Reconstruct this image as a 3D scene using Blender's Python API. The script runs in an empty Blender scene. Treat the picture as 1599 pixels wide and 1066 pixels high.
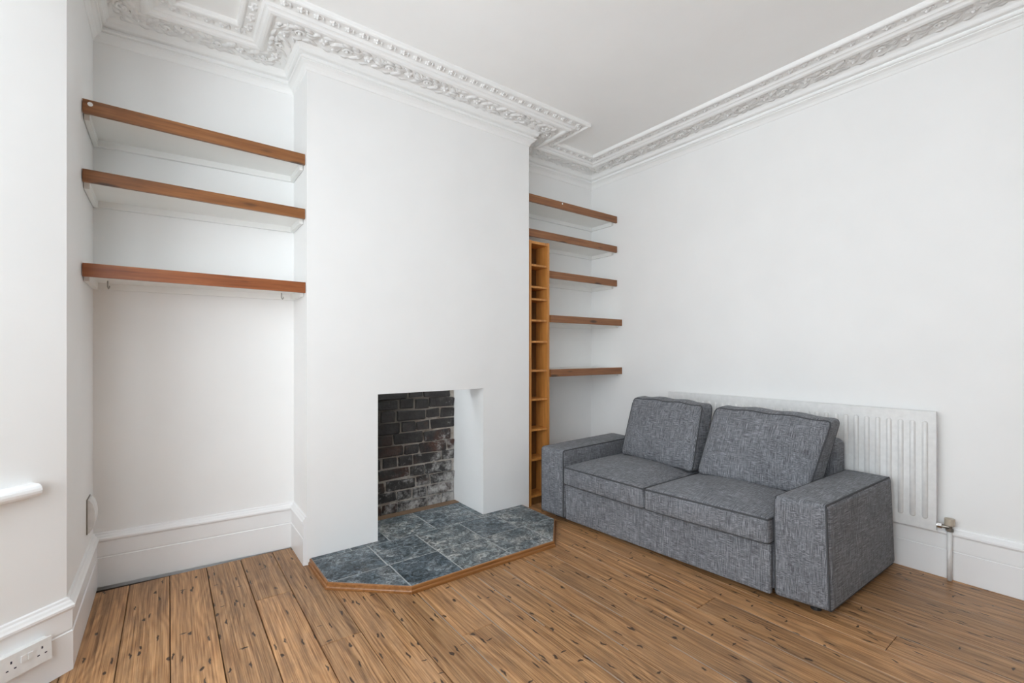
import bpy, bmesh, math, random
from mathutils import Vector, Matrix
random.seed(7)
scene = bpy.context.scene
COL = scene.collection

# ------------------------------------------------------------------ camera
F_PX, HORIZON = 716.0, 550.0
cam_d = bpy.data.cameras.new('camera')
cam_d.sensor_width = 36.0
cam_d.lens = 36.0 * F_PX / 1599.0
cam_d.shift_y = (HORIZON - 533.0) / 1599.0
cam_d.clip_start = 0.02
cam = bpy.data.objects.new('camera', cam_d)
cam.location = (0, 0, 1.25)
cam.rotation_euler = (math.radians(90), 0, -math.atan2(0.6, 0.8))
COL.objects.link(cam)
scene.camera = cam

# ------------------------------------------------------------------ daylight
world = bpy.data.worlds.new('overcast_sky')
scene.world = world
world.use_nodes = True
bg = world.node_tree.nodes['Background']
bg.inputs[0].default_value = (0.865, 0.94, 1.0, 1)
bg.inputs[1].default_value = 9.0
scene.view_settings.view_transform = 'Standard'
scene.view_settings.look = 'None'
scene.view_settings.gamma = 1.0
scene.view_settings.use_curve_mapping = False
scene.view_settings.exposure = -0.09
scene.cycles.use_denoising = True
scene.cycles.max_bounces = 14
scene.cycles.diffuse_bounces = 10
scene.cycles.sample_clamp_indirect = 6.0

H = 3.06                                   # ceiling height
A = Vector((-.32, 2.50)); BAY_D = Vector((-.777, -.63)); BAY_D.normalize()
BAY_L = 1.10
B = A + BAY_D * BAY_L
Dp = Vector((-.32, -1.10)); BAY_D2 = Vector((-.777, .63)); BAY_D2.normalize()
Cp = Dp + BAY_D2 * BAY_L
SILL, HEAD = .70, 2.62
REAR_Y = -3.2  # unseen rear wall set far back to lessen its bounce light

def portal(p0, p1, z0, z1, inward):
    l = bpy.data.lights.new('window_portal', 'AREA')
    l.shape = 'RECTANGLE'
    l.size = (p1 - p0).length; l.size_y = z1 - z0
    l.cycles.is_portal = True
    o = bpy.data.objects.new('window_portal', l)
    m = (p0 + p1) / 2
    o.location = (m.x, m.y, (z0 + z1) / 2)
    o.rotation_euler = Vector((inward.x, inward.y, 0)).to_track_quat('-Z', 'Z').to_euler()
    COL.objects.link(o)

def perp(d): return Vector((-d.y, d.x))
W_IN, W_OUT = .27, 1.0                      # window opening along the canted faces
portal(A + BAY_D * W_IN, A + BAY_D * W_OUT, SILL + .05, HEAD, Vector((.63, -.777)))
portal(Dp + BAY_D2 * .1, Dp + BAY_D2 * W_OUT, SILL + .05, HEAD, Vector((.63, .777)))
portal(B + Vector((0, -.1)), Cp + Vector((0, .1)), SILL + .05, HEAD, Vector((1, 0)))

# ------------------------------------------------------------------ materials
def new_mat(name):
    m = bpy.data.materials.new(name); m.use_nodes = True
    nt = m.node_tree
    return m, nt, nt.nodes['Principled BSDF']
def nd(nt, typ, **kw):
    n = nt.nodes.new(typ)
    for k, v in kw.items():
        if k in ('ins',):
            for i, x in v.items(): n.inputs[i].default_value = x
        else: setattr(n, k, v)
    return n
def ramp(nt, src, stops):
    r = nt.nodes.new('ShaderNodeValToRGB')
    while len(r.color_ramp.elements) < len(stops): r.color_ramp.elements.new(.5)
    for e, (p, c) in zip(r.color_ramp.elements, stops):
        e.position = p
        e.color = (c, c, c, 1) if isinstance(c, (int, float)) else (*c, 1)
    nt.links.new(src, r.inputs[0])
    return r
def mix(nt, fac, a, b, mode='MIX'):
    n = nt.nodes.new('ShaderNodeMix'); n.data_type = 'RGBA'; n.blend_type = mode
    for i, v in ((0, fac), (6, a), (7, b)):
        if isinstance(v, (int, float)): n.inputs[i].default_value = v
        elif isinstance(v, tuple): n.inputs[i].default_value = (*v, 1)
        else: nt.links.new(v, n.inputs[i])
    return n.outputs[2]
def mth(nt, op, a, b=0.0):
    n = nt.nodes.new('ShaderNodeMath'); n.operation = op
    for i, v in ((0, a), (1, b)):
        if isinstance(v, (int, float)): n.inputs[i].default_value = v
        else: nt.links.new(v, n.inputs[i])
    return n.outputs[0]
def coords(nt, scale=(1, 1, 1), rnd=0.0, kind='Object'):
    tc = nt.nodes.new('ShaderNodeTexCoord')
    out = tc.outputs[kind]
    if rnd:
        oi = nt.nodes.new('ShaderNodeObjectInfo')
        va = nt.nodes.new('ShaderNodeVectorMath'); va.operation = 'MULTIPLY_ADD'
        cv = nt.nodes.new('ShaderNodeCombineXYZ')
        for i in range(3): nt.links.new(oi.outputs['Random'], cv.inputs[i])
        nt.links.new(cv.outputs[0], va.inputs[0]); va.inputs[1].default_value = (rnd, rnd * 1.7, rnd * .6)
        nt.links.new(out, va.inputs[2]); out = va.outputs[0]
    mp = nt.nodes.new('ShaderNodeMapping'); mp.inputs['Scale'].default_value = scale
    nt.links.new(out, mp.inputs[0])
    return mp.outputs[0]
def noise(nt, vec, scale, detail=4, rough=.55, dist=0.0):
    n = nt.nodes.new('ShaderNodeTexNoise')
    n.inputs['Scale'].default_value = scale; n.inputs['Detail'].default_value = detail
    n.inputs['Roughness'].default_value = rough; n.inputs['Distortion'].default_value = dist
    nt.links.new(vec, n.inputs['Vector']); return n.outputs[0]
def bump(nt, bsdf, height, strength=.2, dist=.01):
    b = nt.nodes.new('ShaderNodeBump'); b.inputs['Strength'].default_value = strength
    b.inputs['Distance'].default_value = dist
    nt.links.new(height, b.inputs['Height']); nt.links.new(b.outputs[0], bsdf.inputs['Normal'])

def white_paint(name, col, rough, bump_s=.06, mottling=.03):
    m, nt, p = new_mat(name)
    c = coords(nt)
    n1 = noise(nt, c, 2.2, 3)
    n2 = noise(nt, c, 45, 4)
    k = tuple(max(0, x - mottling) for x in col)
    r = ramp(nt, n1, [(.3, k), (.7, col)])
    nt.links.new(r.outputs[0], p.inputs['Base Color'])
    p.inputs['Roughness'].default_value = rough
    h = mth(nt, 'ADD', mth(nt, 'MULTIPLY', n1, 1.5), mth(nt, 'MULTIPLY', n2, .25))
    bump(nt, p, h, bump_s, .01)
    return m
M_WALL = white_paint('white_wall_paint', (.88, .88, .872), .6)
M_CEIL = white_paint('white_ceiling_paint', (.93, .93, .92), .75)
M_TRIM = white_paint('white_gloss_trim', (.88, .88, .88), .32, .05)
M_PLASTER = white_paint('white_ornamental_plaster', (.90, .90, .89), .65, .12)
M_REAR = white_paint('unseen_dark_rear_wall', (.12, .105, .09), .7)  # unseen rear wall, coloured dark to cut bounce light on the sofa end
M_SHELFWHITE = white_paint('white_shelf_paint', (.86, .86, .84), .5, .06, .05)

def plain(name, col, rough=.5, metal=0.0):
    m, nt, p = new_mat(name)
    n = noise(nt, coords(nt), 30, 2)
    r = ramp(nt, n, [(.3, tuple(x * .92 for x in col)), (.7, col)])
    nt.links.new(r.outputs[0], p.inputs['Base Color'])
    p.inputs['Roughness'].default_value = rough; p.inputs['Metallic'].default_value = metal
    return m
M_RAD = plain('radiator_enamel', (.80, .80, .79), .3)
M_PLASTIC = plain('white_plastic', (.82, .82, .81), .3)
M_DARK = plain('dark_hole', (.02, .02, .05), .6)
M_SUB = plain('dark_subfloor', (.035, .028, .022), .9)
M_CHROME = plain('chrome', (.75, .75, .75), .15, 1.0)
M_CAP = plain('beige_plastic_cap', (.52, .45, .36), .5)
M_STEEL = plain('dark_brass', (.22, .2, .17), .35, .8)
M_HOOK = plain('painted_hook', (.42, .41, .39), .5)
M_FILL_GLINT = plain('grey_filler_glint', (.34, .29, .24), .5)
M_FOOT = plain('black_foot', (.02, .02, .02), .6)
M_SCREED = plain('brown_screed', (.20, .125, .075), .85)

def floor_wood():
    m, nt, p = new_mat('worn_varnished_pine')
    c = coords(nt, (1, 1, 1), 37.0)
    def sc(v, s):
        mp = nt.nodes.new('ShaderNodeMapping'); mp.inputs['Scale'].default_value = s
        nt.links.new(v, mp.inputs[0]); return mp.outputs[0]
    oi = nt.nodes.new('ShaderNodeObjectInfo')
    fine = noise(nt, sc(c, (190, 2.6, 20)), 1.0, 5, .6)
    # growth-ring figure: warped bands running along the board
    wob = noise(nt, sc(c, (4, .9, 1)), 1.0, 2)
    x = nt.nodes.new('ShaderNodeSeparateXYZ'); nt.links.new(c, x.inputs[0])
    ph = mth(nt, 'ADD', mth(nt, 'MULTIPLY', x.outputs[0], 170), mth(nt, 'MULTIPLY', wob, 75))
    rings = mth(nt, 'MULTIPLY_ADD', mth(nt, 'SINE', ph), .5)
    rings.node.inputs[2].default_value = .5
    grain = mth(nt, 'ADD', mth(nt, 'MULTIPLY', fine, .90), mth(nt, 'MULTIPLY', rings, .10))
    base = ramp(nt, grain, [(.32, (.17, .078, .030)), (.48, (.335, .180, .080)), (.66, (.50, .295, .145))]).outputs[0]
    # board-to-board tone
    tone = ramp(nt, oi.outputs['Random'], [(0, (.80, .80, .80)), (1, (1.12, 1.08, 1.03))]).outputs[0]
    base = mix(nt, 1.0, base, tone, 'MULTIPLY')
    # worn paler scuffs
    big = noise(nt, sc(c, (5, 2.2, 1)), 1.0, 5, .65)
    scuff = ramp(nt, big, [(.52, 0.0), (.75, .55)]).outputs[0]
    base = mix(nt, scuff, base, (.36, .225, .135))
    grime = ramp(nt, noise(nt, sc(c, (9, 3.0, 1)), 1.0, 6, .7), [(.5, 0.0), (.72, .55)]).outputs[0]
    base = mix(nt, grime, base, (.13, .075, .042))
    streak = noise(nt, sc(c, (46, 1.1, 5)), 1.0, 5, .7)
    base = mix(nt, 1.0, base, ramp(nt, streak, [(.34, (.68, .65, .63)), (.5, (1.06, 1.05, 1.04)), (.66, (1.30, 1.27, 1.24))]).outputs[0], 'MULTIPLY')
    # gouges, nail holes, knots
    def marks(sx, sy, lo, hi, gate, warp):
        v = nt.nodes.new('ShaderNodeTexVoronoi'); v.inputs['Scale'].default_value = 1.0
        v.voronoi_dimensions = '2D'
        wn = nt.nodes.new('ShaderNodeTexNoise'); wn.inputs['Scale'].default_value = 30
        nt.links.new(c, wn.inputs['Vector'])
        va = nt.nodes.new('ShaderNodeVectorMath'); va.operation = 'MULTIPLY_ADD'
        nt.links.new(wn.outputs['Color'], va.inputs[0]); va.inputs[1].default_value = (warp, warp, 0)
        nt.links.new(c, va.inputs[2])
        nt.links.new(sc(va.outputs[0], (sx, sy, 1)), v.inputs['Vector'])
        d = ramp(nt, v.outputs['Distance'], [(lo, 1.0), (hi, 0.0)]).outputs[0]
        s = nt.nodes.new('ShaderNodeSeparateColor'); nt.links.new(v.outputs['Color'], s.inputs[0])
        g = mth(nt, 'GREATER_THAN', s.outputs[0], gate)
        return mth(nt, 'MULTIPLY', d, g)
    k1 = marks(9, 3.8, .038, .07, .42, .03)
    k2 = marks(22, 3.6, .06, .11, .5, .02)
    k3 = marks(3.6, 12.0, .03, .06, .55, .03)
    k = mth(nt, 'MAXIMUM', mth(nt, 'MAXIMUM', k1, k2), k3)
    base = mix(nt, mth(nt, 'MULTIPLY', k, .92), base, (.030, .017, .012))
    nt.links.new(base, p.inputs['Base Color'])
    rr = ramp(nt, big, [(.3, .30), (.7, .52)]).outputs[0]
    nt.links.new(rr, p.inputs['Roughness'])
    p.inputs['Specular IOR Level'].default_value = .42
    hgt = mth(nt, 'SUBTRACT', mth(nt, 'MULTIPLY', grain, .35), mth(nt, 'MULTIPLY', k, .6))
    hgt = mth(nt, 'ADD', hgt, mth(nt, 'MULTIPLY', big, 1.2))
    bump(nt, p, hgt, .28, .004)
    return m
M_FLOOR = floor_wood()

def pine(name, dark, midc, light, axis, rough=.42, knots=True):
    m, nt, p = new_mat(name)
    s = {'X': (3, 60, 60), 'Y': (60, 3, 60), 'Z': (60, 60, 3)}[axis]
    g = noise(nt, coords(nt, s, 9.0), 1.0, 5, .62, .4)
    col = ramp(nt, g, [(.28, dark), (.5, midc), (.74, light)]).outputs[0]
    if knots:
        ks = {'X': (3.4, 13, 13), 'Y': (13, 3.4, 13), 'Z': (13, 13, 3.4)}[axis]
        v = nt.nodes.new('ShaderNodeTexVoronoi'); v.inputs['Scale'].default_value = 1.0
        nt.links.new(coords(nt, ks, 5.0), v.inputs['Vector'])
        k = ramp(nt, v.outputs['Distance'], [(.10, 1.0), (.20, 0.0)]).outputs[0]
        col = mix(nt, mth(nt, 'MULTIPLY', k, .85), col, (.035, .016, .008))
    nt.links.new(col, p.inputs['Base Color'])
    p.inputs['Roughness'].default_value = rough
    bump(nt, p, g, .12, .003)
    return m
M_LIP = pine('stained_pine_edge', (.17, .062, .018), (.25, .095, .027), (.33, .14, .045), 'X')
M_LIP_RED = pine('reddish_pine_edge', (.20, .058, .018), (.29, .09, .028), (.38, .14, .05), 'X')
M_LIP_DK = pine('dark_pine_edge', (.17, .066, .025), (.26, .105, .038), (.34, .15, .058), 'X')
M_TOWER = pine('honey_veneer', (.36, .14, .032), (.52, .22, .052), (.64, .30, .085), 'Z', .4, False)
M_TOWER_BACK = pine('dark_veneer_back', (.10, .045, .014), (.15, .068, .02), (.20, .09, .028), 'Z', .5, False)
M_BEAD = pine('oak_bead', (.17, .065, .016), (.27, .11, .03), (.36, .165, .055), 'X', .35, False)

def slate():
    m, nt, p = new_mat('riven_slate')
    c = coords(nt, (1, 1, 1), 23.0)
    oi = nt.nodes.new('ShaderNodeObjectInfo')
    a = noise(nt, c, 6, 6, .65, .6)
    b = noise(nt, c, 38, 6, .7, 1.5)
    col = ramp(nt, a, [(.38, (.050, .070, .083)), (.5, (.110, .135, .150)), (.62, (.21, .225, .23))]).outputs[0]
    f3 = noise(nt, c, 30, 8, .75, 1.2)
    col = mix(nt, 1.0, col, ramp(nt, f3, [(.40, (.28, .29, .30)), (.5, (1, 1, 1)), (.60, (2.5, 2.4, 2.35))]).outputs[0], 'MULTIPLY')
    vein = ramp(nt, mth(nt, 'ABSOLUTE', mth(nt, 'SUBTRACT', b, .5)), [(0, 1.0), (.022, 0.0)]).outputs[0]
    gate = ramp(nt, noise(nt, c, 9, 3), [(.45, 0.0), (.62, .75)]).outputs[0]
    col = mix(nt, mth(nt, 'MULTIPLY', vein, gate), col, (.36, .38, .38))
    tone = ramp(nt, oi.outputs['Random'], [(0, (.62, .70, .76)), (.5, (1, 1, 1)), (1, (1.35, 1.28, 1.2))]).outputs[0]
    col = mix(nt, 1.0, col, tone, 'MULTIPLY')
    rust = ramp(nt, noise(nt, c, 4.5, 3), [(.62, 0.0), (.75, .45)]).outputs[0]
    col = mix(nt, rust, col, (.085, .070, .055))
    nt.links.new(col, p.inputs['Base Color'])
    p.inputs['Roughness'].default_value = .42
    bump(nt, p, mth(nt, 'ADD', a, mth(nt, 'ADD', mth(nt, 'MULTIPLY', b, .6), mth(nt, 'MULTIPLY', f3, .35))), .8, .016)
    return m
M_SLATE = slate()
M_GROUT = plain('pale_grout', (.42, .43, .43), .8)

def soot_brick(name, mortar):
    m, nt, p = new_mat(name)
    c = coords(nt, (1, 1, 1), 0 if mortar else 11.0)
    w = coords(nt, (1, 1, 1), 0, 'Object') if mortar else None
    geo = nt.nodes.new('ShaderNodeNewGeometry')
    pos = nt.nodes.new('ShaderNodeSeparateXYZ'); nt.links.new(geo.outputs['Position'], pos.inputs[0])
    n1 = noise(nt, c, 14, 6, .7)
    n2 = noise(nt, geo.outputs['Position'], 7, 5, .7)
    n3 = noise(nt, geo.outputs['Position'], 55, 5, .75)
    if mortar:
        col = ramp(nt, n1, [(.3, (.20, .155, .12)), (.7, (.58, .53, .47))]).outputs[0]
    else:
        oi = nt.nodes.new('ShaderNodeObjectInfo')
        col = ramp(nt, n1, [(.3, (.018, .016, .016)), (.55, (.045, .040, .038)), (.8, (.12, .105, .095))]).outputs[0]
        red = ramp(nt, mth(nt, 'ADD', mth(nt, 'MULTIPLY', n2, .8), mth(nt, 'MULTIPLY', oi.outputs['Random'], .35)), [(.66, 0.0), (.85, .6)]).outputs[0]
        col = mix(nt, red, col, (.13, .05, .028))
    # efflorescence: salts left by damp in the lower right of the chimney back
    e = mth(nt, 'SUBTRACT', mth(nt, 'MULTIPLY', mth(nt, 'SUBTRACT', pos.outputs[0], 1.2), .75), mth(nt, 'MULTIPLY', mth(nt, 'SUBTRACT', pos.outputs[2], .25), .95))
    e = mth(nt, 'ADD', e, mth(nt, 'MULTIPLY', mth(nt, 'SUBTRACT', n3, .5), .9))
    e = mth(nt, 'ADD', e, mth(nt, 'MULTIPLY', mth(nt, 'SUBTRACT', noise(nt, geo.outputs['Position'], 18, 4, .65), .5), 1.8))
    ef = ramp(nt, e, [(.22, 0.0), (.70, .85)]).outputs[0]
    col = mix(nt, ef, col, (.52, .50, .48))
    # soot coating towards the upper left of the flue
    so = mth(nt, 'ADD', mth(nt, 'MULTIPLY', mth(nt, 'SUBTRACT', 1.62, pos.outputs[0]), 1.1), mth(nt, 'MULTIPLY', mth(nt, 'SUBTRACT', pos.outputs[2], .62), .9))
    so = mth(nt, 'ADD', so, mth(nt, 'MULTIPLY', mth(nt, 'SUBTRACT', n2, .5), .9))
    sf = ramp(nt, so, [(.05, 0.0), (.5, .86)]).outputs[0]
    col = mix(nt, sf, col, (.018, .015, .013))
    nt.links.new(col, p.inputs['Base Color'])
    p.inputs['Roughness'].default_value = .85
    bump(nt, p, mth(nt, 'ADD', n1, n3), .7, .012)
    return m
M_BRICK = soot_brick('sooty_brick', False)
M_MORTAR = soot_brick('lime_mortar', True)

def fabric():
    m, nt, p = new_mat('charcoal_woven_fabric')
    a = noise(nt, coords(nt, (20, 330, 18)), 1.0, 3, .6)
    b = noise(nt, coords(nt, (330, 18, 330)), 1.0, 3, .6)
    g = noise(nt, coords(nt), 5, 3)
    gate = noise(nt, coords(nt), 26, 2)
    t = mix(nt, ramp(nt, gate, [(.40, 0.0), (.60, 1.0)]).outputs[0], a, b)
    t2 = mix(nt, .5, a, b)
    ge = nt.nodes.new('ShaderNodeNewGeometry'); sx = nt.nodes.new('ShaderNodeSeparateXYZ'); nt.links.new(ge.outputs['Normal'], sx.inputs[0])
    ny = mth(nt, 'GREATER_THAN', mth(nt, 'ABSOLUTE', sx.outputs[1]), .7)
    c1 = noise(nt, coords(nt, (330, 14, 22)), 1.0, 3, .6); d1 = noise(nt, coords(nt, (20, 14, 330)), 1.0, 3, .6)
    gf = ramp(nt, gate, [(.40, 0.0), (.60, 1.0)]).outputs[0]
    t = mix(nt, ny, t, mix(nt, gf, c1, d1)); t2 = mix(nt, ny, t2, mix(nt, .5, c1, d1))
    t = mix(nt, .4, t, t2)
    t = mth(nt, 'ADD', t, mth(nt, 'MULTIPLY', mth(nt, 'SUBTRACT', g, .5), .10))
    col = ramp(nt, t, [(.36, (.068, .070, .078)), (.5, (.155, .160, .174)), (.65, (.31, .32, .345))]).outputs[0]
    nt.links.new(col, p.inputs['Base Color'])
    p.inputs['Roughness'].default_value = .9
    p.inputs['Specular IOR Level'].default_value = .2
    p.inputs['Sheen Weight'].default_value = .08
    p.inputs['Sheen Roughness'].default_value = .5
    bump(nt, p, t, .35, .003)
    return m
M_FAB = fabric()
M_PIPE = plain('charcoal_piping', (.06, .062, .067), .85)

def glass_mat():
    m = bpy.data.materials.new('window_glass'); m.use_nodes = True
    nt = m.node_tree; nt.nodes.clear()
    o = nt.nodes.new('ShaderNodeOutputMaterial'); mx = nt.nodes.new('ShaderNodeMixShader')
    t = nt.nodes.new('ShaderNodeBsdfTransparent'); g = nt.nodes.new('ShaderNodeBsdfGlossy')
    g.inputs['Roughness'].default_value = .02; mx.inputs[0].default_value = .06
    nt.links.new(t.outputs[0], mx.inputs[1]); nt.links.new(g.outputs[0], mx.inputs[2])
    nt.links.new(mx.outputs[0], o.inputs[0])
    return m
M_GLASS = glass_mat()

# ------------------------------------------------------------------ mesh helpers
def link_mesh(name, bm, mat, parent=None, smooth=False, origin=None):
    me = bpy.data.meshes.new(name)
    if origin is not None: bmesh.ops.translate(bm, verts=bm.verts, vec=-Vector(origin))
    bmesh.ops.recalc_face_normals(bm, faces=bm.faces)
    bm.to_mesh(me); bm.free()
    me.materials.append(mat)
    if smooth: me.polygons.foreach_set('use_smooth', [True] * len(me.polygons))
    return link_data(name, me, parent, origin)
def link_data(name, me, parent=None, origin=None):
    o = bpy.data.objects.new(name, me); COL.objects.link(o)
    if parent is not None:
        o.parent = parent
        if origin is not None: o.location = Vector(origin) - parent.location
        else: o.location = -parent.location
    elif origin is not None: o.location = origin
    return o
def empty(name, loc=(0, 0, 0)):
    o = bpy.data.objects.new(name, None); o.empty_display_size = .1
    o.location = loc; COL.objects.link(o); return o
def tag(o, label, cat, group=None):
    o['label'] = label; o['category'] = cat
    if group: o['group'] = group
    return o
def struct(o): o['kind'] = 'structure'; return o

def prism(bm, poly, z0, z1):
    lo = [bm.verts.new((x, y, z0)) for x, y in poly]
    hi = [bm.verts.new((x, y, z1)) for x, y in poly]
    n = len(poly)
    bm.faces.new(lo[::-1]); bm.faces.new(hi)
    for i in range(n): bm.faces.new((lo[i], lo[(i + 1) % n], hi[(i + 1) % n], hi[i]))
def box(bm, x0, x1, y0, y1, z0, z1): prism(bm, [(x0, y0), (x1, y0), (x1, y1), (x0, y1)], z0, z1)
def bev(bm, w, seg=2, ang=.5):
    es = [e for e in bm.edges if len(e.link_faces) == 2 and e.calc_face_angle(0) > ang]
    bmesh.ops.bevel(bm, geom=es, offset=w, segments=seg, affect='EDGES', profile=.5, clamp_overlap=True)
def bbox(x0, x1, y0, y1, z0, z1, w=0, seg=2):
    bm = bmesh.new(); box(bm, x0, x1, y0, y1, z0, z1)
    if w: bev(bm, w, seg)
    return bm
def tube(bm, pts, r, sides=6, closed=False):
    pts = [Vector(p) for p in pts]; n = len(pts); rings = []
    for i, p in enumerate(pts):
        a = pts[i - 1] if (i or closed) else p
        b = pts[(i + 1) % n] if (i < n - 1 or closed) else p
        t = (b - a).normalized()
        up = Vector((0, 0, 1)) if abs(t.z) < .95 else Vector((1, 0, 0))
        s = t.cross(up).normalized(); u = s.cross(t)
        rings.append([bm.verts.new(p + (s * math.cos(k * 2 * math.pi / sides) + u * math.sin(k * 2 * math.pi / sides)) * r) for k in range(sides)])
    m = n if closed else n - 1
    for i in range(m):
        q, w = rings[i], rings[(i + 1) % n]
        off = 0
        if closed and i == m - 1:
            off = min(range(sides), key=lambda o: (q[0].co - w[o].co).length)
        for k in range(sides):
            bm.faces.new((q[k], q[(k + 1) % sides], w[(k + 1 + off) % sides], w[(k + off) % sides]))
    if not closed:
        bm.faces.new(rings[0][::-1]); bm.faces.new(rings[-1])
def cyl(bm, c, axis, r, L, sides=16):
    c = Vector(c); a = Vector(axis).normalized()
    tube(bm, [c, c + a * L], r, sides)
def offset_poly(pts, p, closed=True):
    """offset a CCW path to its left by p with mitred corners"""
    n = len(pts); out = []
    for i in range(n):
        P = Vector(pts[i])
        d0 = (P - Vector(pts[i - 1])).normalized(); d1 = (Vector(pts[(i + 1) % n]) - P).normalized()
        if not closed and i == 0: d0 = d1
        if not closed and i == n - 1: d1 = d0
        n0, n1 = perp(d0), perp(d1)
        m = (n0 + n1); m = m / (1 + n0.dot(n1))
        out.append(P + m * p)
    return out
def sweep(bm, path, prof, closed=True):
    """profile points (p, z): p into the room, z height"""
    rows = [[bm.verts.new((v.x, v.y, z)) for v in offset_poly(path, p, closed)] for p, z in prof]
    n = len(path); m = n if closed else n - 1
    for a, b in zip(rows, rows[1:]):
        for i in range(m):
            bm.faces.new((a[i], a[(i + 1) % n], b[(i + 1) % n], b[i]))
    if not closed:
        for i in (0, n - 1): bm.faces.new([r[i] for r in rows])

# ------------------------------------------------------------------ room shell
XL, XR = -.32, 3.47
CH_L, CH_R, CH_Y = .652, 2.33, 2.879            # chimney breast
BK_LL, BK_LR, BK_R = 3.29, 3.225, 3.27           # back wall: left alcove (skewed), right alcove
OP_L, OP_R, OP_T, OP_B = 1.08, 1.89, .98, 3.31   # fireplace opening
OUTLINE = [(XL, REAR_Y), (XR, REAR_Y), (XR, BK_R), (CH_R, BK_R), (CH_R, CH_Y), (CH_L, CH_Y), (CH_L, BK_LR), (XL, BK_LL)]

floor = struct(link_mesh('floor', bbox(-1.5, XR + .1, REAR_Y - .1, 3.6, -.12, -.024), M_SUB))
ceil_o = struct(link_mesh('ceiling', bbox(-1.5, XR + .1, REAR_Y - .1, 3.6, H, H + .12), M_CEIL))

def wall(name, polys, mat=None):
    bm = bmesh.new()
    for poly, z0, z1 in polys: prism(bm, poly, z0, z1)
    return struct(link_mesh(name, bm, mat or M_WALL))
wall('wall_right', [([(XR, REAR_Y), (XR + .1, REAR_Y), (XR + .1, 3.6), (XR, 3.6)], -.024, H)])
wall('wall_back_right', [([(CH_R, BK_R), (XR, BK_R), (XR, BK_R + .2), (CH_R, BK_R + .2)], -.024, H)])
wall('wall_back_left', [([(XL, BK_LL), (CH_L, BK_LR), (CH_L, 3.5), (XL, 3.5)], -.024, H)])
wall('wall_rear', [([(XL - .1, REAR_Y - .1), (XR, REAR_Y - .1), (XR, REAR_Y), (XL - .1, REAR_Y)], -.024, H)], M_REAR)
# the chimney breast, with its squared fireplace opening
wall('wall_chimney', [([(CH_L, CH_Y), (OP_L, CH_Y), (OP_L, 3.5), (CH_L, 3.5)], -.024, H),
                      ([(OP_R, CH_Y), (CH_R, CH_Y), (CH_R, 3.5), (OP_R, 3.5)], -.024, H),
                      ([(OP_L, CH_Y), (OP_R, CH_Y), (OP_R, 3.08), (OP_L, 3.08)], OP_T, H)])
# left wall: alcove return, pier by the rear wall, beam above the bay
def offs(p, d, t, n=None, o=0):
    q = p + d * t
    if n is not None: q = q + n * o
    return (q.x, q.y)
wall('wall_left', [([(XL, A.y), (XL, 3.5), (XL - .12, 3.5), (XL - .12, A.y - .08)], -.024, H),
                   ([(XL, REAR_Y), (XL, Dp.y), (XL - .12, Dp.y + .08), (XL - .12, REAR_Y)], -.024, H),
                   ([(XL, Dp.y), (XL, A.y), (XL - .1, A.y), (XL - .1, Dp.y)], 2.74, H)])
def bay_wall(name, p, d, L, w0, w1, out):
    def q(t0, t1): return [offs(p, d, t0), offs(p, d, t1), offs(p, d, t1, out, .14), offs(p, d, t0, out, .14)]
    return wall(name, [(q(0, w0), -.024, H), (q(w1, L), -.024, H), (q(w0, w1), -.024, SILL), (q(w0, w1), HEAD, H)])
OUT1, OUT2, OUT3 = Vector((-.63, .777)).normalized(), Vector((-.63, -.777)).normalized(), Vector((-1, 0))
bay_wall('wall_bay_right', A, BAY_D, BAY_L, W_IN, W_OUT, OUT1)
bay_wall('wall_bay_left', Dp, BAY_D2, BAY_L, .1, W_OUT, OUT2)
FL = (B - Cp).length
bay_wall('wall_bay_front', Cp, (B - Cp).normalized(), FL, .1, FL - .1, OUT3)

def window(name, p, d, w0, w1, out):
    e = struct(empty(name, (*offs(p, d, (w0 + w1) / 2, out, .07), SILL)))
    fr = bmesh.new()
    def bar(t0, t1, z0, z1, o0=.05, o1=.10):
        prism(fr, [offs(p, d, t0, out, o0), offs(p, d, t1, out, o0), offs(p, d, t1, out, o1), offs(p, d, t0, out, o1)], z0, z1)
    mid = (SILL + HEAD) / 2
    bar(w0, w0 + .06, SILL, HEAD); bar(w1 - .06, w1, SILL, HEAD)
    bar(w0, w1, SILL, SILL + .08); bar(w0, w1, HEAD - .06, HEAD); bar(w0, w1, mid - .025, mid + .025)
    link_mesh('window_frame', fr, M_TRIM, e)
    for z0, z1 in ((SILL + .08, mid - .025), (mid + .025, HEAD - .06)):
        b = bmesh.new()
        prism(b, [offs(p, d, w0 + .06, out, .07), offs(p, d, w1 - .06, out, .07), offs(p, d, w1 - .06, out, .074), offs(p, d, w0 + .06, out, .074)], z0, z1)
        link_mesh('pane', b, M_GLASS, e)
    return e
win1 = window('window_1', A, BAY_D, W_IN, W_OUT, OUT1)
window('window_2', Cp, (B - Cp).normalized(), .1, FL - .1, OUT3)
window('window_3', Dp, BAY_D2, .1, W_OUT, OUT2)

# bull-nosed window board of the near bay light
sb = bmesh.new()
IN1 = -OUT1
prof = [(-.05, .767), (.030, .767)] + [(.030 + .024 * math.sin(a), .743 + .024 * math.cos(a)) for a in [math.pi * k / 8 for k in range(1, 9)]] + [(-.05, .719)]
ends = []
for t in (.108, BAY_L - .02):
    ends.append([sb.verts.new((*offs(A, BAY_D, t, IN1, o), z)) for o, z in prof])
for i in range(len(prof)):
    j = (i + 1) % len(prof)
    sb.faces.new((ends[0][i], ends[0][j], ends[1][j], ends[1][i]))
sb.faces.new(ends[0]); sb.faces.new(ends[1][::-1])
sill_o = link_mesh('window_sill', sb, M_TRIM, win1)

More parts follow.
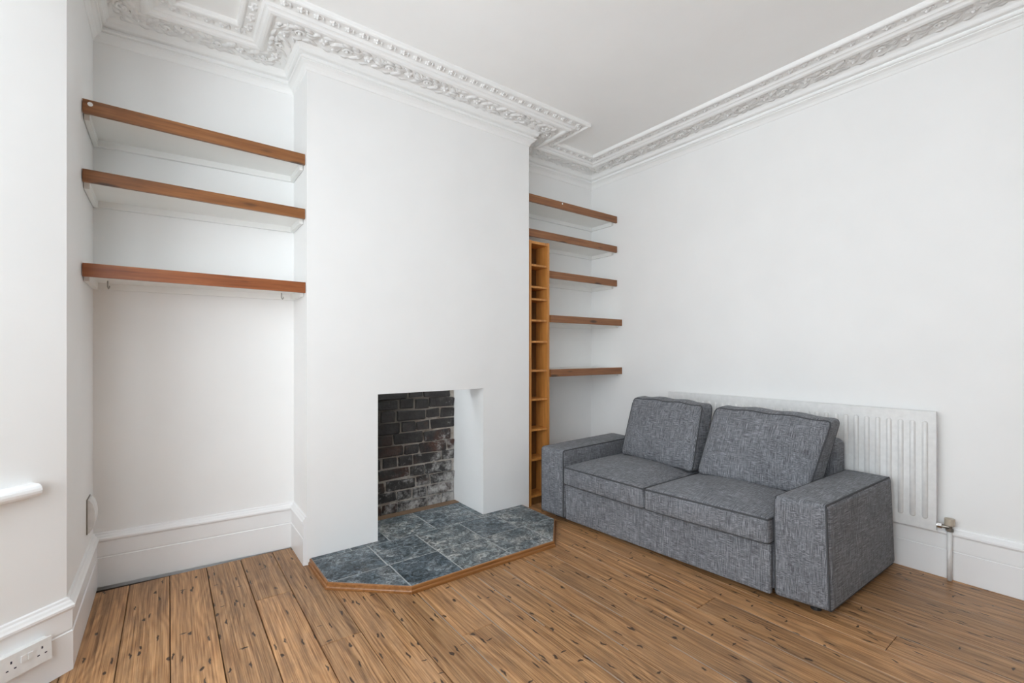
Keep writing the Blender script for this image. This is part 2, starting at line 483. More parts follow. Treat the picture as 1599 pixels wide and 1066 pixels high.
# ------------------------------------------------------------------ floorboards
PITCH, X0 = .1715, .007
k0 = math.floor((-1.3 - X0) / PITCH); k1 = math.ceil((XR - X0) / PITCH)
def board_mesh(w, L):
    bm = bmesh.new(); box(bm, -w / 2, w / 2, -L / 2, L / 2, -.022, 0)
    top = [e for e in bm.edges if all(v.co.z > -.001 for v in e.verts)]
    bmesh.ops.bevel(bm, geom=top, offset=.0022, segments=1, affect='EDGES')
    me = bpy.data.meshes.new('floorboard'); bmesh.ops.recalc_face_normals(bm, faces=bm.faces)
    bm.to_mesh(me); bm.free(); me.materials.append(M_FLOOR); return me
SPLITS = {0: [], 1: [], 2: [2.62], 3: [2.05], 4: [1.1], 5: [], 6: [1.75], 7: [], 8: [.9], 9: [], 10: [2.0], 11: [], 12: [1.25], 13: [], 14: [.6], 15: []}
for k in range(k0, k1):
    xa, xb = X0 + k * PITCH, X0 + (k + 1) * PITCH
    xb = min(xb, XR - .004)
    if xb - xa < .02: continue
    gap = random.uniform(.0022, .0042)
    ya, yb = REAR_Y, 3.205
    if xb < XL: ya, yb = Dp.y + (XL - xb) * .81, A.y - (XL - xb) * .81
    if xa > 2.25: yb = 3.262
    cuts = [ya] + SPLITS.get(k, []) + [yb]
    for c0, c1 in zip(cuts, cuts[1:]):
        if xb < XL: c0, c1 = max(c0, ya), min(c1, yb)
        if c1 - c0 < .1: continue
        me = board_mesh(xb - xa - gap, c1 - c0 - .002)
        link_data('floorboard', me, floor, ((xa + xb) / 2, (c0 + c1) / 2, random.uniform(-.0012, 0)))

for k in range(6, 20):  # grey filler strips, their pale colour painting in window glints along the joints
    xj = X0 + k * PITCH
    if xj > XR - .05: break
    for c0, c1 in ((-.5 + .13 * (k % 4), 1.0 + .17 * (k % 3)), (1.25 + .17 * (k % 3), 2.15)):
        link_mesh('joint_filler_glint', bbox(xj - .0014, xj + .0014, c0, c1, -.02, -.0012), M_FILL_GLINT, floor)

# ------------------------------------------------------------------ skirting boards
SK = [(.020, .0), (.020, .150), (.0205, .153), (.016, .156), (.016, .160), (.018, .163), (.018, .236), (.021, .243), (.026, .247), (.026, .256), (.020, .262), (.016, .270), (.010, .275), (.008, .283), (.0, .286), (0, 0)]
def skirting(name, path):
    bm = bmesh.new(); sweep(bm, path, SK, False)
    return struct(link_mesh(name, bm, M_TRIM))
skirting('baseboard_right', [(XR, REAR_Y), (XR, BK_R), (2.575, BK_R)])
skirting('baseboard_left', [(CH_L, CH_Y + .001), (CH_L, BK_LR), (XL, BK_LL), (A.x, A.y), offs(A, BAY_D, BAY_L), (Cp.x, Cp.y), (Dp.x, Dp.y), (XL, REAR_Y)])

# ------------------------------------------------------------------ cornice
def zc(q): return H - q
CORN = [(0, .152), (.004, .150), (.006, .147), (.010, .135), (.020, .122), (.034, .114), (.037, .113), (.030, .110), (.030, .106), (.041, .104), (.044, .099), (.043, .092), (.028, .087), (.028, .086),
        (.028, .077), (.046, .075), (.052, .072), (.056, .066), (.058, .056), (.060, .052), (.066, .046), (.072, .040), (.130, .033), (.190, .032), (.203, .036), (.206, .044), (.214, .049), (.226, .050), (.238, .046), (.244, .038), (.250, .035), (.258, .034),
        (.262, .028), (.268, .022), (.295, .017), (.322, .018), (.328, .024), (.334, .028), (.343, .028), (.349, .024), (.352, .016), (.352, 0)]
cb = bmesh.new(); sweep(cb, OUTLINE, [(p, zc(q)) for p, q in CORN], True)
cornice = struct(link_mesh('trim_1', cb, M_PLASTER))

def leaf(bm, x, y, L, w, h, ang, bend=0.0, z=0.0):
    """raised leaf: ridge line with drooping sides"""
    n = 5; ca, sa = math.cos(ang), math.sin(ang); rows = []
    for i in range(n + 1):
        t = i / n
        wd = w * math.sin(math.pi * (.12 + .88 * t)) ** .8 * (1 - .25 * t) + .0006
        cxp = (t - .1) * L; cyp = bend * t * t * L
        hh = h * (math.sin(math.pi * min(1, .15 + .8 * t)) ** .7)
        row = []
        for s, zz in ((-1, -.004), (-.55, hh * .8), (0, hh * (.62 if i not in (0, n) else .8)), (.55, hh * .8), (1, -.004)):
            lx, ly = cxp, cyp + s * wd
            row.append(bm.verts.new((x + lx * ca - ly * sa, y + lx * sa + ly * ca, z + zz)))
        rows.append(row)
    for a, b in zip(rows, rows[1:]):
        for k in range(4): bm.faces.new((a[k], a[k + 1], b[k + 1], b[k]))
def dome(bm, x, y, r, h, seg=7):
    rings = [[bm.verts.new((x + r * rr * math.cos(2 * math.pi * k / seg), y + r * rr * math.sin(2 * math.pi * k / seg), zz)) for k in range(seg)] for rr, zz in ((1, -.003), (.8, h * .6), (.4, h * .95))]
    for a, b in zip(rings, rings[1:]):
        for k in range(seg): bm.faces.new((a[k], a[(k + 1) % seg], b[(k + 1) % seg], b[k]))
    bm.faces.new(rings[-1])
def ornament(name, build):
    bm = bmesh.new(); build(bm)
    bmesh.ops.recalc_face_normals(bm, faces=bm.faces)
    me = bpy.data.meshes.new(name); bm.to_mesh(me); bm.free(); me.materials.append(M_PLASTER)
    me.polygons.foreach_set('use_smooth', [True] * len(me.polygons)); return me
def rosette(bm):
    for k in range(5): leaf(bm, 0, 0, .026, .0095, .012, 2 * math.pi * k / 5 + .3)
    dome(bm, 0, 0, .009, .017)
    leaf(bm, .030, .012, .020, .007, .009, -1.9, .3); leaf(bm, .034, -.014, .020, .007, .009, 1.9, -.3)
def scroll_a(bm):
    pts = [(.030 * math.cos(a) * (1 - a / 9), .030 * math.sin(a) * (1 - a / 9), .006) for a in [k * .55 for k in range(12)]]
    tube(bm, pts, .0065, 5)
    dome(bm, 0, 0, .011, .017)
    for (x, y, L, w, a, b) in [(-.07, -.035, .06, .013, .5, .5), (-.06, .02, .055, .013, .9, -.5), (.03, -.045, .055, .013, .2, .6), (.035, .03, .05, .012, -.5, .5), (-.03, .05, .05, .011, .1, -.3), (.06, .0, .04, .012, 1.1, -.4), (-.085, .0, .05, .011, -.3, .4), (.02, .055, .05, .010, -.1, -.2), (-.02, -.055, .05, .010, .0, .2)]:
        leaf(bm, x, y, L * 1.1, w * 1.15, .019, a, b)
def scroll_b(bm):
    for k in range(6): leaf(bm, 0, 0, .034, .011, .016, 2 * math.pi * k / 6)
    dome(bm, 0, 0, .011, .022)
    for (x, y, L, w, a, b) in [(-.08, .035, .06, .013, -.5, -.5), (-.075, -.03, .055, .013, .4, .4), (.035, .045, .06, .013, -.2, -.5), (.035, -.045, .055, .012, .3, .5), (.06, .0, .045, .012, -.6, .6), (-.045, .055, .05, .010, .1, -.3), (-.04, -.055, .05, .010, 0, .3), (.08, .03, .03, .010, 1.9, .3)]:
        leaf(bm, x, y, L * 1.1, w * 1.15, .019, a, b)
ME_ROS, ME_A, ME_B = ornament('rosette', rosette), ornament('acanthus_scroll', scroll_a), ornament('acanthus_scroll', scroll_b)
def ornaments(meshes, name, p, q, step, tilt):
    off = offset_poly(OUTLINE, p)
    n = len(off); cnt = 0
    for i in (1, 2, 3, 4, 5, 6, 7):
        a, b = off[i], off[(i + 1) % n]
        if i == 1: a = Vector((a.x, -.25))
        if i == 7: b = Vector((b.x, 2.2))
        d = b - a; L = d.length
        m = max(1, round(L / step)); d.normalize(); nn = perp(d)
        for k in range(m):
            c = a + d * (L * (k + .5) / m)
            x, y = Vector((-d.x, -d.y, 0)), Vector((nn.x, nn.y, 0))
            z = x.cross(y)
            R = Matrix((x, y, z)).transposed().to_4x4() @ Matrix.Rotation(tilt, 4, 'X')
            if random.random() < .5 and name != 'rosette': R = R @ Matrix.Rotation(math.pi, 4, 'Z')
            o = link_data(name, meshes[cnt % len(meshes)], cornice); cnt += 1
            o.matrix_local = Matrix.Translation((c.x, c.y, H - q)) @ R @ Matrix.Diagonal((min(1.12, L / m / step), 1, 1, 1))
ornaments([ME_A, ME_B], 'acanthus_scroll', .133, .033, .128, 0)
ornaments([ME_ROS], 'rosette', .297, .018, .082, 0)

# ------------------------------------------------------------------ fireplace back: individual bricks
fb = struct(link_mesh('wall_fireback', bbox(OP_L - .02, OP_R, OP_B + .012, OP_B + .15, -.024, 1.35), M_MORTAR))
def brick_mesh(L, hgt):
    bm = bmesh.new(); box(bm, -L / 2, L / 2, 0, .05, -hgt / 2, hgt / 2); 
    bmesh.ops.bevel(bm, geom=bm.edges[:], offset=.006, segments=1, affect='EDGES')
    for v in bm.verts:
        if v.co.y < .02: v.co += Vector((random.uniform(-.006, .006), random.uniform(-.003, .003), random.uniform(-.005, .005)))
    me = bpy.data.meshes.new('brick'); bmesh.ops.recalc_face_normals(bm, faces=bm.faces)
    bm.to_mesh(me); bm.free(); me.materials.append(M_BRICK); return me
STR = [brick_mesh(.236, random.uniform(.066, .078)) for _ in range(6)]; HED = [brick_mesh(.113, random.uniform(.066, .078)) for _ in range(6)]
CUT = {}
z = .03
row = 0
PAT = ['SHSHS', 'HSHHSH', 'SSHSH', 'HHSHSS', 'SHHSHS', 'HSHSHH', 'SHSSH', 'HSHHSS']
while z < 1.3:
    x = OP_L - random.uniform(.0, .1)
    pat = PAT[row % len(PAT)] + 'SHSH'
    for ch in pat:
        L = .236 if ch == 'S' else .113
        x0, x1 = x, x + L
        x = x1 + .013
        if x0 < OP_L - .02: x0 = OP_L - .015
        if x1 > OP_R: x1 = OP_R - .002
        if x1 - x0 < .03: continue
        if abs((x1 - x0) - L) < .002: me = random.choice(STR if ch == 'S' else HED)
        else: me = brick_mesh(x1 - x0, .073)
        o = link_data('brick', me, fb, ((x0 + x1) / 2, OP_B + random.uniform(-.006, .004), z + .0365 + random.uniform(-.004, .004)))
        o.rotation_euler = (random.uniform(-.03, .03), random.uniform(-.025, .025), random.uniform(-.015, .015))
    z += .087; row += 1

# ------------------------------------------------------------------ slate hearth
hearth = tag(empty('hearth', (1.48, 2.6, 0)), 'low slate tiled hearth with clipped corners and wooden edging before the fireplace', 'hearth')
HP = [(.676, CH_Y - .004), (.680, 2.527), (1.014, 2.222), (1.985, 2.208), (2.250, 2.490), (2.250, CH_Y - .004)]
INNER = [(OP_L + .003, CH_Y - .004), (OP_L + .003, 3.225), (OP_R - .003, 3.225), (OP_R - .003, CH_Y - .004)]
def clip(poly, a, b):
    """keep the side to the right of a->b"""
    out = []
    def side(p): return (b[0] - a[0]) * (p[1] - a[1]) - (b[1] - a[1]) * (p[0] - a[0])
    for i in range(len(poly)):
        p, q = poly[i], poly[(i + 1) % len(poly)]
        sp, sq = side(p), side(q)
        if sp <= 0: out.append(p)
        if (sp < 0 < sq) or (sq < 0 < sp):
            t = sp / (sp - sq); out.append((p[0] + (q[0] - p[0]) * t, p[1] + (q[1] - p[1]) * t))
    return out
def clip_to(cell, region):          # region listed anticlockwise
    for i in range(len(region)):
        cell = clip(cell, region[(i + 1) % len(region)], region[i])
        if len(cell) < 3: return []
    return cell
def ccw(p):
    a = sum(p[i][0] * p[(i + 1) % len(p)][1] - p[(i + 1) % len(p)][0] * p[i][1] for i in range(len(p)))
    return p if a > 0 else p[::-1]
HP, INNER = ccw(HP), ccw(INNER)
bed = bmesh.new(); prism(bed, HP, .0, .0362); prism(bed, [(OP_L + .003, CH_Y - .004), (OP_R - .003, CH_Y - .004), (OP_R - .003, 3.30), (OP_L + .003, 3.30)], .0, .0362)
link_mesh('grout_bed', bed, M_GROUT, hearth)
g = .0032
rows_t = [(2.20, 2.515, [.66, 1.01, 1.32, 1.652, 1.985, 2.30]), (2.515, 2.832, [.66, 1.003, 1.317, 1.652, 1.945, 2.30]), (2.832, 3.23, [.66, .9, 1.145, 1.476, 1.84, 2.30])]
for y0, y1, xs in rows_t:
    for xa, xb in zip(xs, xs[1:]):
        cell = [(xa + g, y0 + g), (xb - g, y0 + g), (xb - g, y1 - g), (xa + g, y1 - g)]
        bm = bmesh.new(); ok = False
        for reg in (HP, INNER):
            c = clip_to(cell, reg)
            if len(c) >= 3:
                cxm = sum(p[0] for p in c) / len(c); cym = sum(p[1] for p in c) / len(c)
                if max(p[0] for p in c) - min(p[0] for p in c) < .012 or max(p[1] for p in c) - min(p[1] for p in c) < .012: continue
                lo = [bm.verts.new((x, y, .02)) for x, y in c]
                md = [bm.verts.new((x, y, .0355)) for x, y in c]
                hi = [bm.verts.new((x + (cxm - x) * .012, y + (cym - y) * .012, .0378)) for x, y in c]
                bm.faces.new(hi); n = len(c)
                for P_, Q_ in ((lo, md), (md, hi)):
                    for i in range(n): bm.faces.new((P_[i], P_[(i + 1) % n], Q_[(i + 1) % n], Q_[i]))
                ok = True
        if ok:
            link_mesh('slate_tile', bm, M_SLATE, hearth, origin=((xa + xb) / 2, (y0 + y1) / 2, 0))
        else: bm.free()
st = link_mesh('screed_strip', bbox(OP_L + .004, OP_R - .004, 3.226, 3.30, .02, .040), M_SCREED, hearth)
# wooden edge beads, one per side of the hearth
EDGE = [(.676, CH_Y - .004), (.680, 2.527), (1.014, 2.222), (1.985, 2.208), (2.250, 2.490), (2.250, CH_Y - .004)]
pr = [(0, .0), (0, .0355), (-.006, .0365), (-.010, .033), (-.011, .019), (-.015, .016), (-.017, .012), (-.017, .0)]
eo = {p: offset_poly(EDGE, p, False) for p in {a for a, _ in pr}}
for i in range(5):
    bm = bmesh.new()
    ra = [bm.verts.new((eo[p][i].x, eo[p][i].y, zz)) for p, zz in pr]
    rb = [bm.verts.new((eo[p][i + 1].x, eo[p][i + 1].y, zz)) for p, zz in pr]
    n = len(pr)
    for k in range(n): bm.faces.new((ra[k], ra[(k + 1) % n], rb[(k + 1) % n], rb[k]))
    bm.faces.new(ra); bm.faces.new(rb[::-1])
    link_mesh('edge_bead', bm, M_BEAD, hearth)

# ------------------------------------------------------------------ alcove shelves
def shelf(label, group, front, back_pts, ztop, mat, thick=.060, hooks=(), chips=()):
    """front: ((x0,y),(x1,y)); back_pts: ((x0,y),(x1,y))"""
    (xa, ya), (xb, yb) = front; (ba, bya), (bb, byb) = back_pts
    e = tag(empty('alcove_shelf', ((xa + xb) / 2, (ya + bya) / 2, ztop - thick)), label, 'shelf', group)
    bm = bmesh.new(); prism(bm, [(xa, ya + .018), (xb, yb + .018), (bb, byb), (ba, bya)], ztop - .045, ztop - .001)
    link_mesh('board', bm, M_SHELFWHITE, e)
    bm = bmesh.new(); prism(bm, [(xa, ya), (xb, yb), (xb, yb + .018), (xa, ya + .018)], ztop - thick, ztop); bev(bm, .0015, 1)
    link_mesh('front_edge', bm, mat, e, origin=(xa, ya, ztop))
    zb = ztop - .045
    bm = bmesh.new(); prism(bm, [(ba, bya - .022), (bb, byb - .022), (bb, byb), (ba, bya)], zb - .034, zb); bev(bm, .004, 1)
    link_mesh('batten', bm, M_SHELFWHITE, e)
    for x0, x1, y0, y1 in ((ba, ba + .02, ya + .05, bya - .023), (bb - .02, bb, yb + .05, byb - .023)):
        bm = bmesh.new(); box(bm, x0, x1, y0, y1, zb - .034, zb); bev(bm, .004, 1)
        link_mesh('batten', bm, M_SHELFWHITE, e)
    for hx, hy in hooks:
        bm = bmesh.new()
        tube(bm, [(hx, hy, zb), (hx, hy, zb - .030), (hx + .004, hy - .008, zb - .040), (hx + .008, hy - .014, zb - .034), (hx + .008, hy - .014, zb - .026)], .0032, 6)
        link_mesh('hook', bm, M_HOOK, e, True)
    for hx, zz, r in chips:
        bm = bmesh.new(); cyl(bm, (hx, ya + .001, zz), (0, -1, 0), r, .0025, 9)
        link_mesh('paint_chip', bm, M_SHELFWHITE, e)
    return e
lf, lb = ((XL + .003, 2.885), (CH_L - .003, 2.912)), ((XL + .003, BK_LL - .002), (CH_L - .003, BK_LR - .002))
GL, GR = 'shelves in the alcove by the bay', 'shelves in the alcove behind the sofa'
shelf('topmost of three long pine-edged shelves, paint chip on its front edge', GL, lf, lb, 2.424, M_LIP, .062, chips=[(XL + .03, 2.404, .010)])
shelf('middle of three long pine-edged shelves in the wide empty alcove', GL, lf, lb, 2.100, M_LIP, .058)
shelf('reddish lowest of three long shelves, with small hooks underneath', GL, ((XL + .003, 2.880), (CH_L - .003, 2.902)), lb, 1.664, M_LIP_RED, .062, hooks=[(XL + .07, 3.15), (CH_L - .09, 3.13)])
rb1 = ((CH_R + .003, BK_R - .002), (XR - .003, BK_R - .002))
rb2 = ((2.566, BK_R - .002), (XR - .003, BK_R - .002))
shelf('topmost short pine-edged shelf near the ceiling, paint chip on its edge', GR, ((CH_R + .003, 2.935), (XR - .003, 2.932)), rb1, 2.560, M_LIP_DK, .062, chips=[(2.75, 2.545, .008)])
shelf('short pine-edged shelf directly above the top of the tall narrow rack', GR, ((CH_R + .003, 2.935), (XR - .003, 2.932)), rb1, 2.272, M_LIP_DK, .060)
shelf('highest of the three short shelves butting against the tall narrow rack', GR, ((2.566, 2.935), (XR - .003, 2.932)), rb2, 1.946, M_LIP_DK, .060)
shelf('short shelf beside the tall rack, second above the sofa arm', GR, ((2.566, 2.878), (XR - .003, 2.872)), rb2, 1.563, M_LIP_DK, .060)
shelf('lowest short shelf beside the tall rack, showing its white top', GR, ((2.566, 2.878), (XR - .003, 2.872)), rb2, 1.107, M_LIP_DK, .062)

# ------------------------------------------------------------------ tall narrow media rack
TX0, TX1, TY0, TY1, TZ = 2.343, 2.560, 2.890, 3.045, 2.163
tower = tag(empty('media_rack', ((TX0 + TX1) / 2, (TY0 + TY1) / 2, 0)), 'tall narrow honey-coloured wooden rack with small shelves beside the chimney breast', 'rack')
for xa, xb in ((TX0, TX0 + .022), (TX1 - .022, TX1)):
    link_mesh('side_panel', bbox(xa, xb, TY0, TY1, 0, TZ, .002, 1), M_TOWER, tower, origin=(xa, TY0, 0))
link_mesh('top_panel', bbox(TX0 + .022, TX1 - .022, TY0 + .002, TY1, TZ - .024, TZ - .003), M_TOWER, tower, origin=(TX0, TY0, TZ))
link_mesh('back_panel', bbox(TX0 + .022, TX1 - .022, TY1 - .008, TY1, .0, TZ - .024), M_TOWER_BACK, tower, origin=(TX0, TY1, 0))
for zz in (1.972, 1.794, 1.694, 1.520, 1.345, 1.107, .870, .621, .378, .080):
    link_mesh('rack_shelf', bbox(TX0 + .022, TX1 - .022, TY0 + .004, TY1 - .008, zz - .016, zz), M_TOWER, tower, origin=(TX0, TY0, zz))
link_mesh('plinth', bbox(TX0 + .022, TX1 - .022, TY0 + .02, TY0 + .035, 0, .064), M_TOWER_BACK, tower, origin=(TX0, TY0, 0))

# ------------------------------------------------------------------ radiator
RX, RY0, RY1, RZ0, RZ1 = 3.402, .622, 2.322, .262, .920
rad = tag(empty('radiator', (RX + .02, (RY0 + RY1) / 2, 0)), 'long white fluted panel radiator on the wall behind the sofa', 'radiator')
link_mesh('panel', bbox(RX, RX + .022, RY0, RY1, RZ0, RZ1, .009, 3), M_RAD, rad)
def rib_mesh():
    bm = bmesh.new(); hw, hh, d = .0135, (RZ1 - RZ0) / 2 - .055, .0115
    outl = []
    for k in range(9): a = math.pi * k / 8; outl.append((hw * math.cos(a), hh - hw + hw * math.sin(a)))
    for k in range(9): a = math.pi + math.pi * k / 8; outl.append((hw * math.cos(a), -hh + hw + hw * math.sin(a)))
    rows = []
    for s, x in ((1.0, .001), (.86, -d * .55), (.62, -d)):
        rows.append([bm.verts.new((x, yy * s, zz - math.copysign(hw * (1 - s), zz))) for yy, zz in outl])
    n = len(outl)
    for a, b in zip(rows, rows[1:]):
        for k in range(n): bm.faces.new((a[k], a[(k + 1) % n], b[(k + 1) % n], b[k]))
    bm.faces.new(rows[-1])
    bmesh.ops.recalc_face_normals(bm, faces=bm.faces)
    for f_ in bm.faces: f_.smooth = True
    me = bpy.data.meshes.new('rib'); bm.to_mesh(me); bm.free(); me.materials.append(M_RAD); return me
rm = rib_mesh()
nr = 31
for i in range(nr):
    y = RY0 + .047 + i * (RY1 - RY0 - .094) / (nr - 1)
    link_data('rib', rm, rad, (RX, y, (RZ0 + RZ1) / 2))
for yy in (RY0 + .25, RY1 - .25):
    link_mesh('wall_bracket', bbox(RX + .022, XR - .001, yy - .02, yy + .02, .5, .8), M_RAD, rad)
PYv = .572
bm = bmesh.new(); cyl(bm, (3.43, PYv, 0), (0, 0, 1), .011, .275, 14); bev(bm, .001, 1)
link_mesh('supply_pipe', bm, M_RAD, rad, True)
bm = bmesh.new(); cyl(bm, (3.414, RY0 + .002, .295), (0, -1, 0), .010, .02, 12); cyl(bm, (3.414, RY0 - .004, .295), (0, -1, 0), .0155, .018, 6)
link_mesh('union_nut', bm, M_CHROME, rad)
bm = bmesh.new(); cyl(bm, (3.420, RY0 - .018, .292), (.16, -1, 0), .010, .03, 12); cyl(bm, (3.43, PYv, .268), (0, 0, 1), .0165, .016, 6); cyl(bm, (3.43, PYv, .280), (0, 0, 1), .012, .022, 12)
link_mesh('valve_body', bm, M_STEEL, rad)
bm = bmesh.new(); cyl(bm, (3.43, PYv, .302), (0, 0, 1), .022, .036, 16); bev(bm, .003, 2)
link_mesh('valve_cap', bm, M_CAP, rad)

# ------------------------------------------------------------------ double wall socket (on the bay skirting)
sp = A + BAY_D * .152 + IN1 * .018
sock = tag(empty('double_socket', (sp.x, sp.y, .108)), 'white double plug socket mounted on the skirting under the window sill', 'socket')
def sbox(t0, t1, z0, z1, o0, o1, w=0):
    bm = bmesh.new(); prism(bm, [offs(A, BAY_D, t0, IN1, o0), offs(A, BAY_D, t1, IN1, o0), offs(A, BAY_D, t1, IN1, o1), offs(A, BAY_D, t0, IN1, o1)], z0, z1)
    if w: bev(bm, w, 2)
    return bm
link_mesh('back_box', sbox(.083, .221, .110, .186, .014, .044), M_PLASTIC, sock)
link_mesh('face_plate', sbox(.079, .225, .106, .190, .044, .052, .003), M_PLASTIC, sock)
for t0 in (.136, .156):
    link_mesh('switch', sbox(t0, t0 + .014, .146, .168, .0505, .0555, .001), M_PLASTIC, sock)
for tc_ in (.108, .196):
    for dt, zz, w_, h_ in ((0, .163, .005, .009), (-.011, .139, .007, .0045), (.011, .139, .007, .0045)):
        link_mesh('pin_hole', sbox(tc_ + dt - w_ / 2, tc_ + dt + w_ / 2, zz - h_ / 2, zz + h_ / 2, .0500, .0524), M_DARK, sock)

# ------------------------------------------------------------------ small cable box in the alcove corner
cbx = tag(empty('cable_box', (XL + .015, 3.10, .36)), 'small white curved plastic cable box on the alcove side wall above skirting', 'cable box')
bm = bmesh.new()
rows = []
for k in range(9):
    a = math.pi * k / 8
    zz = .362 + .16 * k / 8
    rows.append([bm.verts.new((x, y, zz)) for x, y in ((XL + .003, 3.045), (XL + .010 + .022 * math.sin(a) ** .6, 3.045), (XL + .010 + .022 * math.sin(a) ** .6, 3.155), (XL + .003, 3.155))])
for a, b in zip(rows, rows[1:]):
    for k in range(4): bm.faces.new((a[k], a[(k + 1) % 4], b[(k + 1) % 4], b[k]))
bm.faces.new(rows[0]); bm.faces.new(rows[-1][::-1])
link_mesh('cover', bm, M_PLASTIC, cbx)
link_mesh('base_plate', bbox(XL, XL + .004, 3.04, 3.16, .357, .527), M_STEEL, cbx)

# ------------------------------------------------------------------ sofa
SO = (2.84, 1.78, 0)
sofa = tag(empty('sofa', SO), 'two-seat charcoal grey woven fabric sofa with wide box arms', 'sofa')
def trilin(c):
    """c[w][v][u] corner points; returns map from (-1..1)^3"""
    def f(a, b, d):
        u, v, w = (a + 1) / 2, (b + 1) / 2, (d + 1) / 2
        P = Vector((0, 0, 0))
        for k in (0, 1):
            for j in (0, 1):
                for i in (0, 1):
                    P += Vector(c[k][j][i]) * ((u if i else 1 - u) * (v if j else 1 - v) * (w if k else 1 - w))
        return P
    return f
def quad_map(q00, q10, q11, q01, z0, z1, top=None):
    t = top or (q00, q10, q11, q01)
    return trilin([[[(*q00, z0), (*q10, z0)], [(*q01, z0), (*q11, z0)]], [[(*t[0], z1), (*t[1], z1)], [(*t[3], z1), (*t[2], z1)]]])
def samples(hh, r, n):
    s = [-hh, -hh + r * .35, -hh + r * .7, -hh + r]
    inner = [-hh + r + (2 * hh - 2 * r) * k / n for k in range(1, n)]
    return s + inner + [-x for x in s[::-1]]
def puffy(name, size, r, n, F, shape=None, mat=M_FAB, parent=sofa):
    """rounded box of the given real size mapped through F"""
    hx, hy, hz = (x / 2 for x in size)
    S = [samples(hx, r, n[0]), samples(hy, r, n[1]), samples(hz, r, n[2])]
    hh = (hx, hy, hz)
    bm = bmesh.new(); cache = {}
    def vert(p):
        key = tuple(round(x, 6) for x in p)
        if key not in cache:
            inner = Vector([max(-(h_ - r), min(h_ - r, x)) for x, h_ in zip(p, hh)])
            d = Vector(p) - inner
            if d.length > 1e-9: q = inner + d.normalized() * r
            else: q = inner
            a = [q[i] / hh[i] for i in range(3)]
            w = F(*a)
            if shape: w = w + shape(*a)
            cache[key] = bm.verts.new(w)
        return cache[key]
    for ax in range(3):
        o1, o2 = [i for i in range(3) if i != ax]
        for sgn in (-1, 1):
            for i in range(len(S[o1]) - 1):
                for j in range(len(S[o2]) - 1):
                    vs = []
                    for (ii, jj) in ((i, j), (i + 1, j), (i + 1, j + 1), (i, j + 1)):
                        p = [0, 0, 0]; p[ax] = sgn * hh[ax]; p[o1] = S[o1][ii]; p[o2] = S[o2][jj]
                        vs.append(vert(p))
                    if len(set(vs)) == 4: bm.faces.new(vs)
    return link_mesh(name, bm, mat, parent, True)
def piping(parent, pts, r=.0052, closed=True, name='piping'):
    bm = bmesh.new(); tube(bm, pts, r, 6, closed)
    # a part of a part: the parent mesh sits at the sofa origin offset
    me = bpy.data.meshes.new(name); bmesh.ops.recalc_face_normals(bm, faces=bm.faces); bm.to_mesh(me); bm.free()
    me.materials.append(M_PIPE); me.polygons.foreach_set('use_smooth', [True] * len(me.polygons))
    o = bpy.data.objects.new(name, me); COL.objects.link(o); o.parent = parent
    return o
def ring(F, shape, fixed, sgn, size, r, inset=.3):
    """loop around the face fixed = sgn, lying on the rounded surface of a puffy box"""
    hh = [x / 2 for x in size]; o1, o2 = [i for i in range(3) if i != fixed]
    def run(h_, n):
        sm = samples(h_, r, n); return sm
    A1, A2 = run(hh[o1], 14), run(hh[o2], 10)
    seq = [(x, -hh[o2]) for x in A1[:-1]] + [(hh[o1], y) for y in A2[:-1]] + [(x, hh[o2]) for x in A1[:0:-1]] + [(-hh[o1], y) for y in A2[:0:-1]]
    pts = []
    for s_, t_ in seq:
        p = [0, 0, 0]; p[fixed] = sgn * (hh[fixed] - inset * r); p[o1] = s_; p[o2] = t_
        inner = Vector([max(-(h_ - r), min(h_ - r, x)) for x, h_ in zip(p, hh)])
        q = inner + (Vector(p) - inner).normalized() * r
        k = [q[i] / hh[i] for i in range(3)]
        w = F(*k)
        if shape: w = w + shape(*k)
        pts.append(w)
    out = [pts[0]]
    for p in pts[1:]:
        if (p - out[-1]).length > .004: out.append(p)
    if (out[0] - out[-1]).length < .004: out.pop()
    return out

# plan corners in metres (front near, back near, back far, front far)
NEAR_ARM = ((2.480, .815), (3.372, .790), (3.374, 1.035), (2.432, 1.058))
NEAR_TOP = ((2.470, .828), (3.350, .802), (3.360, 1.035), (2.424, 1.060))
FAR_ARM = ((2.322, 2.462), (3.195, 2.515), (3.215, 2.770), (2.303, 2.705))
F1 = quad_map(*NEAR_ARM, .028, .532, NEAR_TOP); F2 = quad_map(*FAR_ARM, .028, .528)
arm_crown = lambda a, b, d: Vector((0, 0, .006 * (1 - a * a) * (1 - b * b) if d > .5 else 0))
a1 = puffy('armrest', (.89, .24, .50), .026, (10, 4, 6), F1, arm_crown)
ARM = (.89, .24, .50)
piping(a1, ring(F1, arm_crown, 1, -1, ARM, .026)); piping(a1, ring(F1, arm_crown, 1, 1, ARM, .026), .003)
a2 = puffy('armrest', (.89, .25, .50), .026, (10, 4, 6), F2, arm_crown)
piping(a2, ring(F2, arm_crown, 1, -1, (.89, .25, .50), .026)); piping(a2, ring(F2, arm_crown, 1, 1, (.89, .25, .50), .026), .003)
FB = quad_map((2.46, 1.062), (3.30, 1.042), (3.15, 2.50), (2.36, 2.458), .045, .283)
puffy('base', (.82, 1.42, .24), .015, (6, 8, 3), FB)
FP = quad_map((2.425, 1.066), (2.455, 1.066), (2.355, 2.452), (2.325, 2.450), .030, .284)
fp = puffy('front_panel', (.035, 1.40, .25), .010, (1, 10, 3), FP)
FK = quad_map((3.185, 1.030), (3.365, 1.030), (3.215, 2.43), (3.035, 2.43), .05, .722)
bk = puffy('back_frame', (.18, 1.51, .67), .045, (2, 10, 6), FK)
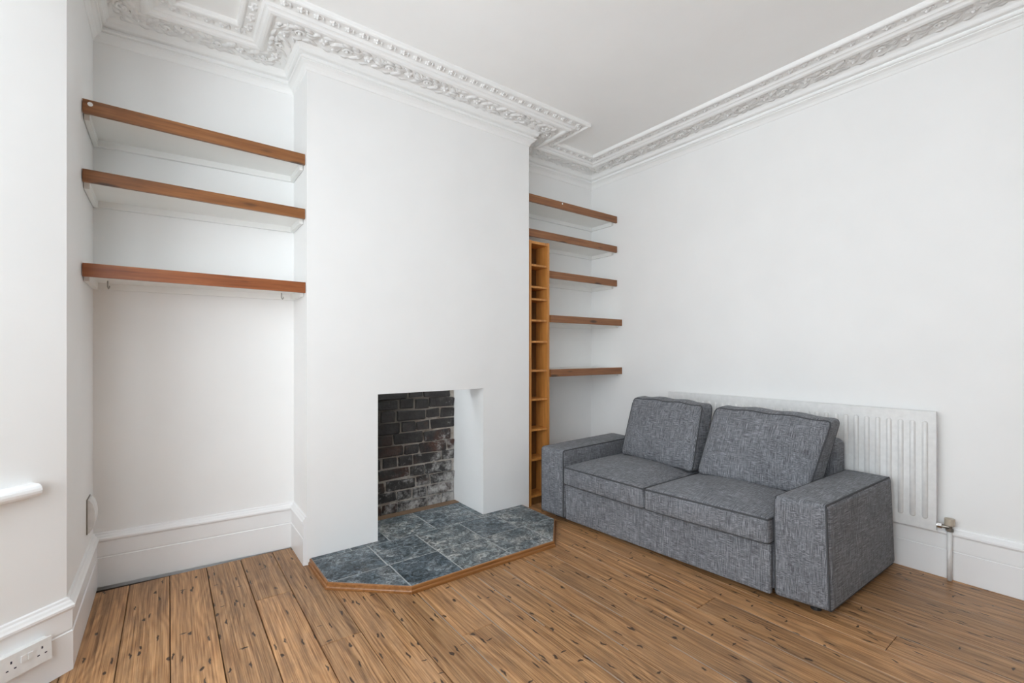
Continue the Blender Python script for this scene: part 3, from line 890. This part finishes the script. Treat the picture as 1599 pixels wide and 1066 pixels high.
def seat(q, z0, z1, crown, ny):
    Fm = quad_map(*q, z0, z1)
    sh = lambda a, b, d: Vector((-.010 * (1 - b * b) * (1 - d * d) * (1 if a < 0 else 0), 0, (crown * (1 - abs(a) ** 2.4) * (1 - abs(b) ** 2.6) if d > 0 else 0)))
    o = puffy('seat_cushion', (.70, .70, .145), .022, (12, 12, 3), Fm, sh)
    piping(o, ring(Fm, sh, 2, 1, (.70, .70, .145), .022), .0052); piping(o, ring(Fm, sh, 2, -1, (.70, .70, .145), .022), .0036)
    return o
seat(((2.398, 1.064), (3.10, 1.046), (3.06, 1.758), (2.327, 1.763)), .282, .420, .042, 12)
seat(((2.327, 1.769), (3.06, 1.764), (3.03, 2.492), (2.308, 2.456)), .282, .420, .042, 12)
def back(b00, b01, t00, t01, z0, zt0, zt1, tb=.21, tt=.15):
    """front bottom near/far, front top near/far"""
    up = Vector((0, 0, 0))
    c = [[[(*b00, z0), (b00[0] + tb, b00[1], z0 - .01)], [(*b01, z0), (b01[0] + tb, b01[1], z0 - .01)]],
         [[(*t00, zt0), (t00[0] + tt, t00[1] - .004, zt0 + .004)], [(*t01, zt1), (t01[0] + tt, t01[1] + .004, zt1 + .004)]]]
    Fm = trilin(c)
    def sh(a, b, d):
        k = (1 - abs(b) ** 2.2) * (1 - abs(d) ** 2.2)
        dx = -.042 * k if a < 0 else .03 * k
        dz = .014 * (1 - b * b) * (1 - a * a) if d > 0 else 0
        wr = .004 * math.sin(9 * b + 5 * d) * (abs(d) ** 3)
        return Vector((dx + wr, 0, dz + wr))
    o = puffy('back_cushion', (.2, .70, .45), .045, (3, 14, 12), Fm, sh)
    piping(o, ring(Fm, sh, 0, -1, (.2, .70, .45), .045, .35), .0045); piping(o, ring(Fm, sh, 0, 1, (.2, .70, .45), .045, .35), .0045)
    return o
back((2.850, 1.062), (2.800, 1.712), (3.000, .985), (2.975, 1.672), .440, .862, .880)
back((2.800, 1.735), (2.868, 2.405), (3.000, 1.775), (2.962, 2.350), .440, .878, .893)
for fx, fy in ((2.53, .90), (3.27, .88), (2.40, 2.60), (3.10, 2.66)):
    bm = bmesh.new(); cyl(bm, (fx, fy, 0), (0, 0, 1), .024, .034, 12)
    link_mesh('foot', bm, M_FOOT, sofa)
